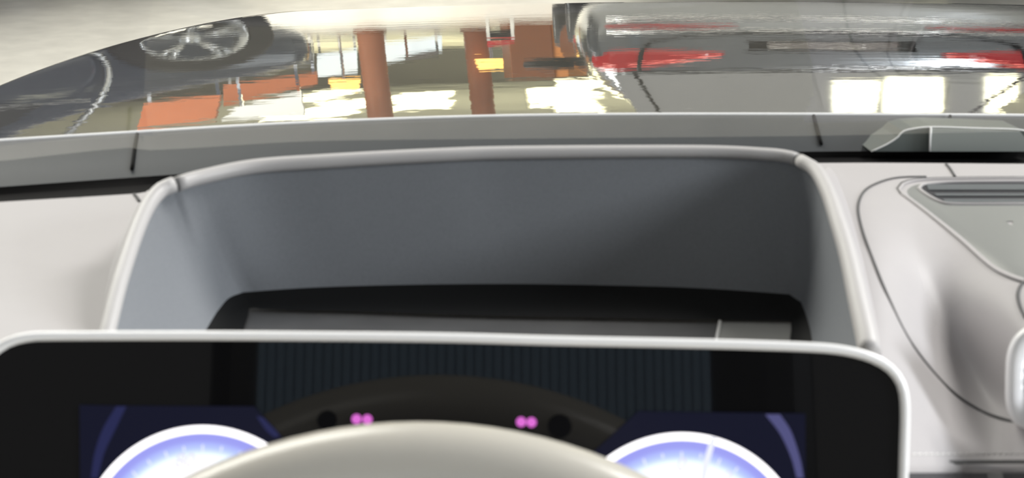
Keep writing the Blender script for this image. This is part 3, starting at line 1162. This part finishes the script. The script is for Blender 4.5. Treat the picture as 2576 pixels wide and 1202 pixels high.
board('display_board', [(962, 108), (1112, 92), (1112, 128), (962, 160)], 17.2, M['lightbox'], 'long backlit white display board behind the brown posts', 'board')
board('grey_screen', [(1020, 140), (1104, 124), (1104, 140), (1020, 154)], 17.0, M['greyglass'], 'small grey screen standing before the white board', 'screen')
board('poster_stand', [(800, 140), (898, 122), (900, 180), (800, 196)], 17.6, M['lightbox'], 'backlit white poster stand left of the round post', 'board')
board('fabric_partition', [(670, 124), (790, 112), (790, 160), (670, 186)], 16.6, M['greyglass'], 'dark grey partition near the estate car', 'partition')
board('terracotta_fascia', [(566, 216), (800, 182), (800, 212), (566, 266)], 15.0, M['terracotta'], 'long terracotta fascia board above the partition', 'fascia')
board('terracotta_wall', [(368, 262), (560, 238), (545, 300), (352, 330)], 11.5, M['terracotta'], 'terracotta wall panel above the estate car', 'panel')
board('white_counter', [(600, 268), (760, 232), (770, 292), (560, 302)], 13.8, M['white'], 'white counter front beneath the terracotta fascia', 'counter')
board('red_counter', [(1226, 102), (1294, 96), (1294, 108), (1226, 118)], 13.2, M['red'], 'red edged counter between post and box pillar', 'counter')
board('dark_bench', [(1226, 78), (1294, 74), (1294, 94), (1226, 100)], 13.5, M['black'], 'dark bench below the red counter', 'bench')

# warm lamps
def lamp(x, y, Y, label):
    p = mirrored(x, y, Y)
    root = empty('floor_lamp', (p.x, p.y, 0))
    lathe('base', [(0.0, 0.0), (.16, 0.0), (.16, .02), (.02, .03)], 24, M['chrome'], root)
    lathe('pole', [(.015, .02), (.015, p.z - .1)], 12, M['chrome'], root)
    lathe('shade', [(.16, p.z - .16), (.12, p.z + .14), (0.0, p.z + .14)], 24, M['lamp_warm'], root)
    tag(root, label, 'lamp', 'warm floor lamps')


lamp(868, 214, 16.6, 'warm glowing floor lamp left of the round post')
lamp(1238, 163, 16.0, 'warm glowing floor lamp near the box pillar')


# ceiling luminaires: pixel of near-left corner and far-right corner on the ceiling
def on_ceiling(x, y, h=3.19):
    p, r = hood_hit(x, y)
    return p + r * ((h - p.z) / r.z)


for x0, x1, ya, yb in ((1015, 1140, 238, 252), (1018, 1142, 259, 274), (1325, 1490, 226, 245), (1330, 1480, 248, 268), (1388, 1510, 200, 220), (1395, 1512, 272, 284),
                       (810, 900, 232, 252), (830, 960, 258, 296), (1640, 1800, 246, 262), (2120, 2360, 232, 252), (2100, 2370, 262, 284), (1860, 2040, 236, 250)):
    a = on_ceiling(x0, ya)
    b_ = on_ceiling(x1, ya)
    c = on_ceiling((x0 + x1) / 2, yb)
    yn, yf = c.y, min(46.0, a.y)
    if yf - yn < 0.4:
        yf = yn + 0.4
    root = empty('ceiling_light', ((a.x + b_.x) / 2, (yn + yf) / 2, 3.2))
    hx, hy = abs(b_.x - a.x) / 2, (yf - yn) / 2
    box('housing', (0, 0, -0.02), (2 * hx + 0.1, 2 * hy + 0.1, 0.05), M['white'], root, 0.01)
    box('diffuser', (0, 0, -0.05), (2 * hx, 2 * hy, 0.03), M['luminaire'], root, 0.008)
    tag(root, 'long warm white ceiling light panel', 'ceiling light', 'ceiling lights of the showroom')


def off_tailgate(x, y, z):
    p, r = hood_hit(x, y)
    q = Vector((CX, CY + 0.014, 1.042))
    h = p + r * ((q - p).dot(TGN) / r.dot(TGN))
    r2 = r - TGN * (2 * r.dot(TGN))
    return h + r2 * ((z - h.z) / r2.z)


for quad, lab in (([(2105, 205), (2215, 205), (2205, 272), (2105, 276)], 'square skylight lamp over the hatchback beside the larger one'),
                  ([(2240, 195), (2372, 195), (2372, 278), (2235, 280)], 'larger square skylight lamp over the hatchback'),
                  ([(2492, 190), (2560, 190), (2560, 285), (2492, 280)], 'narrow skylight lamp over the hatchback')):
    P = [off_tailgate(x, y, 3.1) for x, y in quad]  # unseen glowing panels, shaped so the tailgate mirrors bright patches
    root = empty('skylight_lamp', sum(P, Vector()) / 4)
    child(slab('diffuser', P, (0, 0, -1), 0.05, M['luminaire']), root)
    c = sum(P, Vector()) / 4
    child(slab('housing', [c + (q - c) * 1.1 + Vector((0, 0, 0.055)) for q in P], (0, 0, -1), 0.06, M['white']), root)
    tag(root, lab, 'ceiling light')
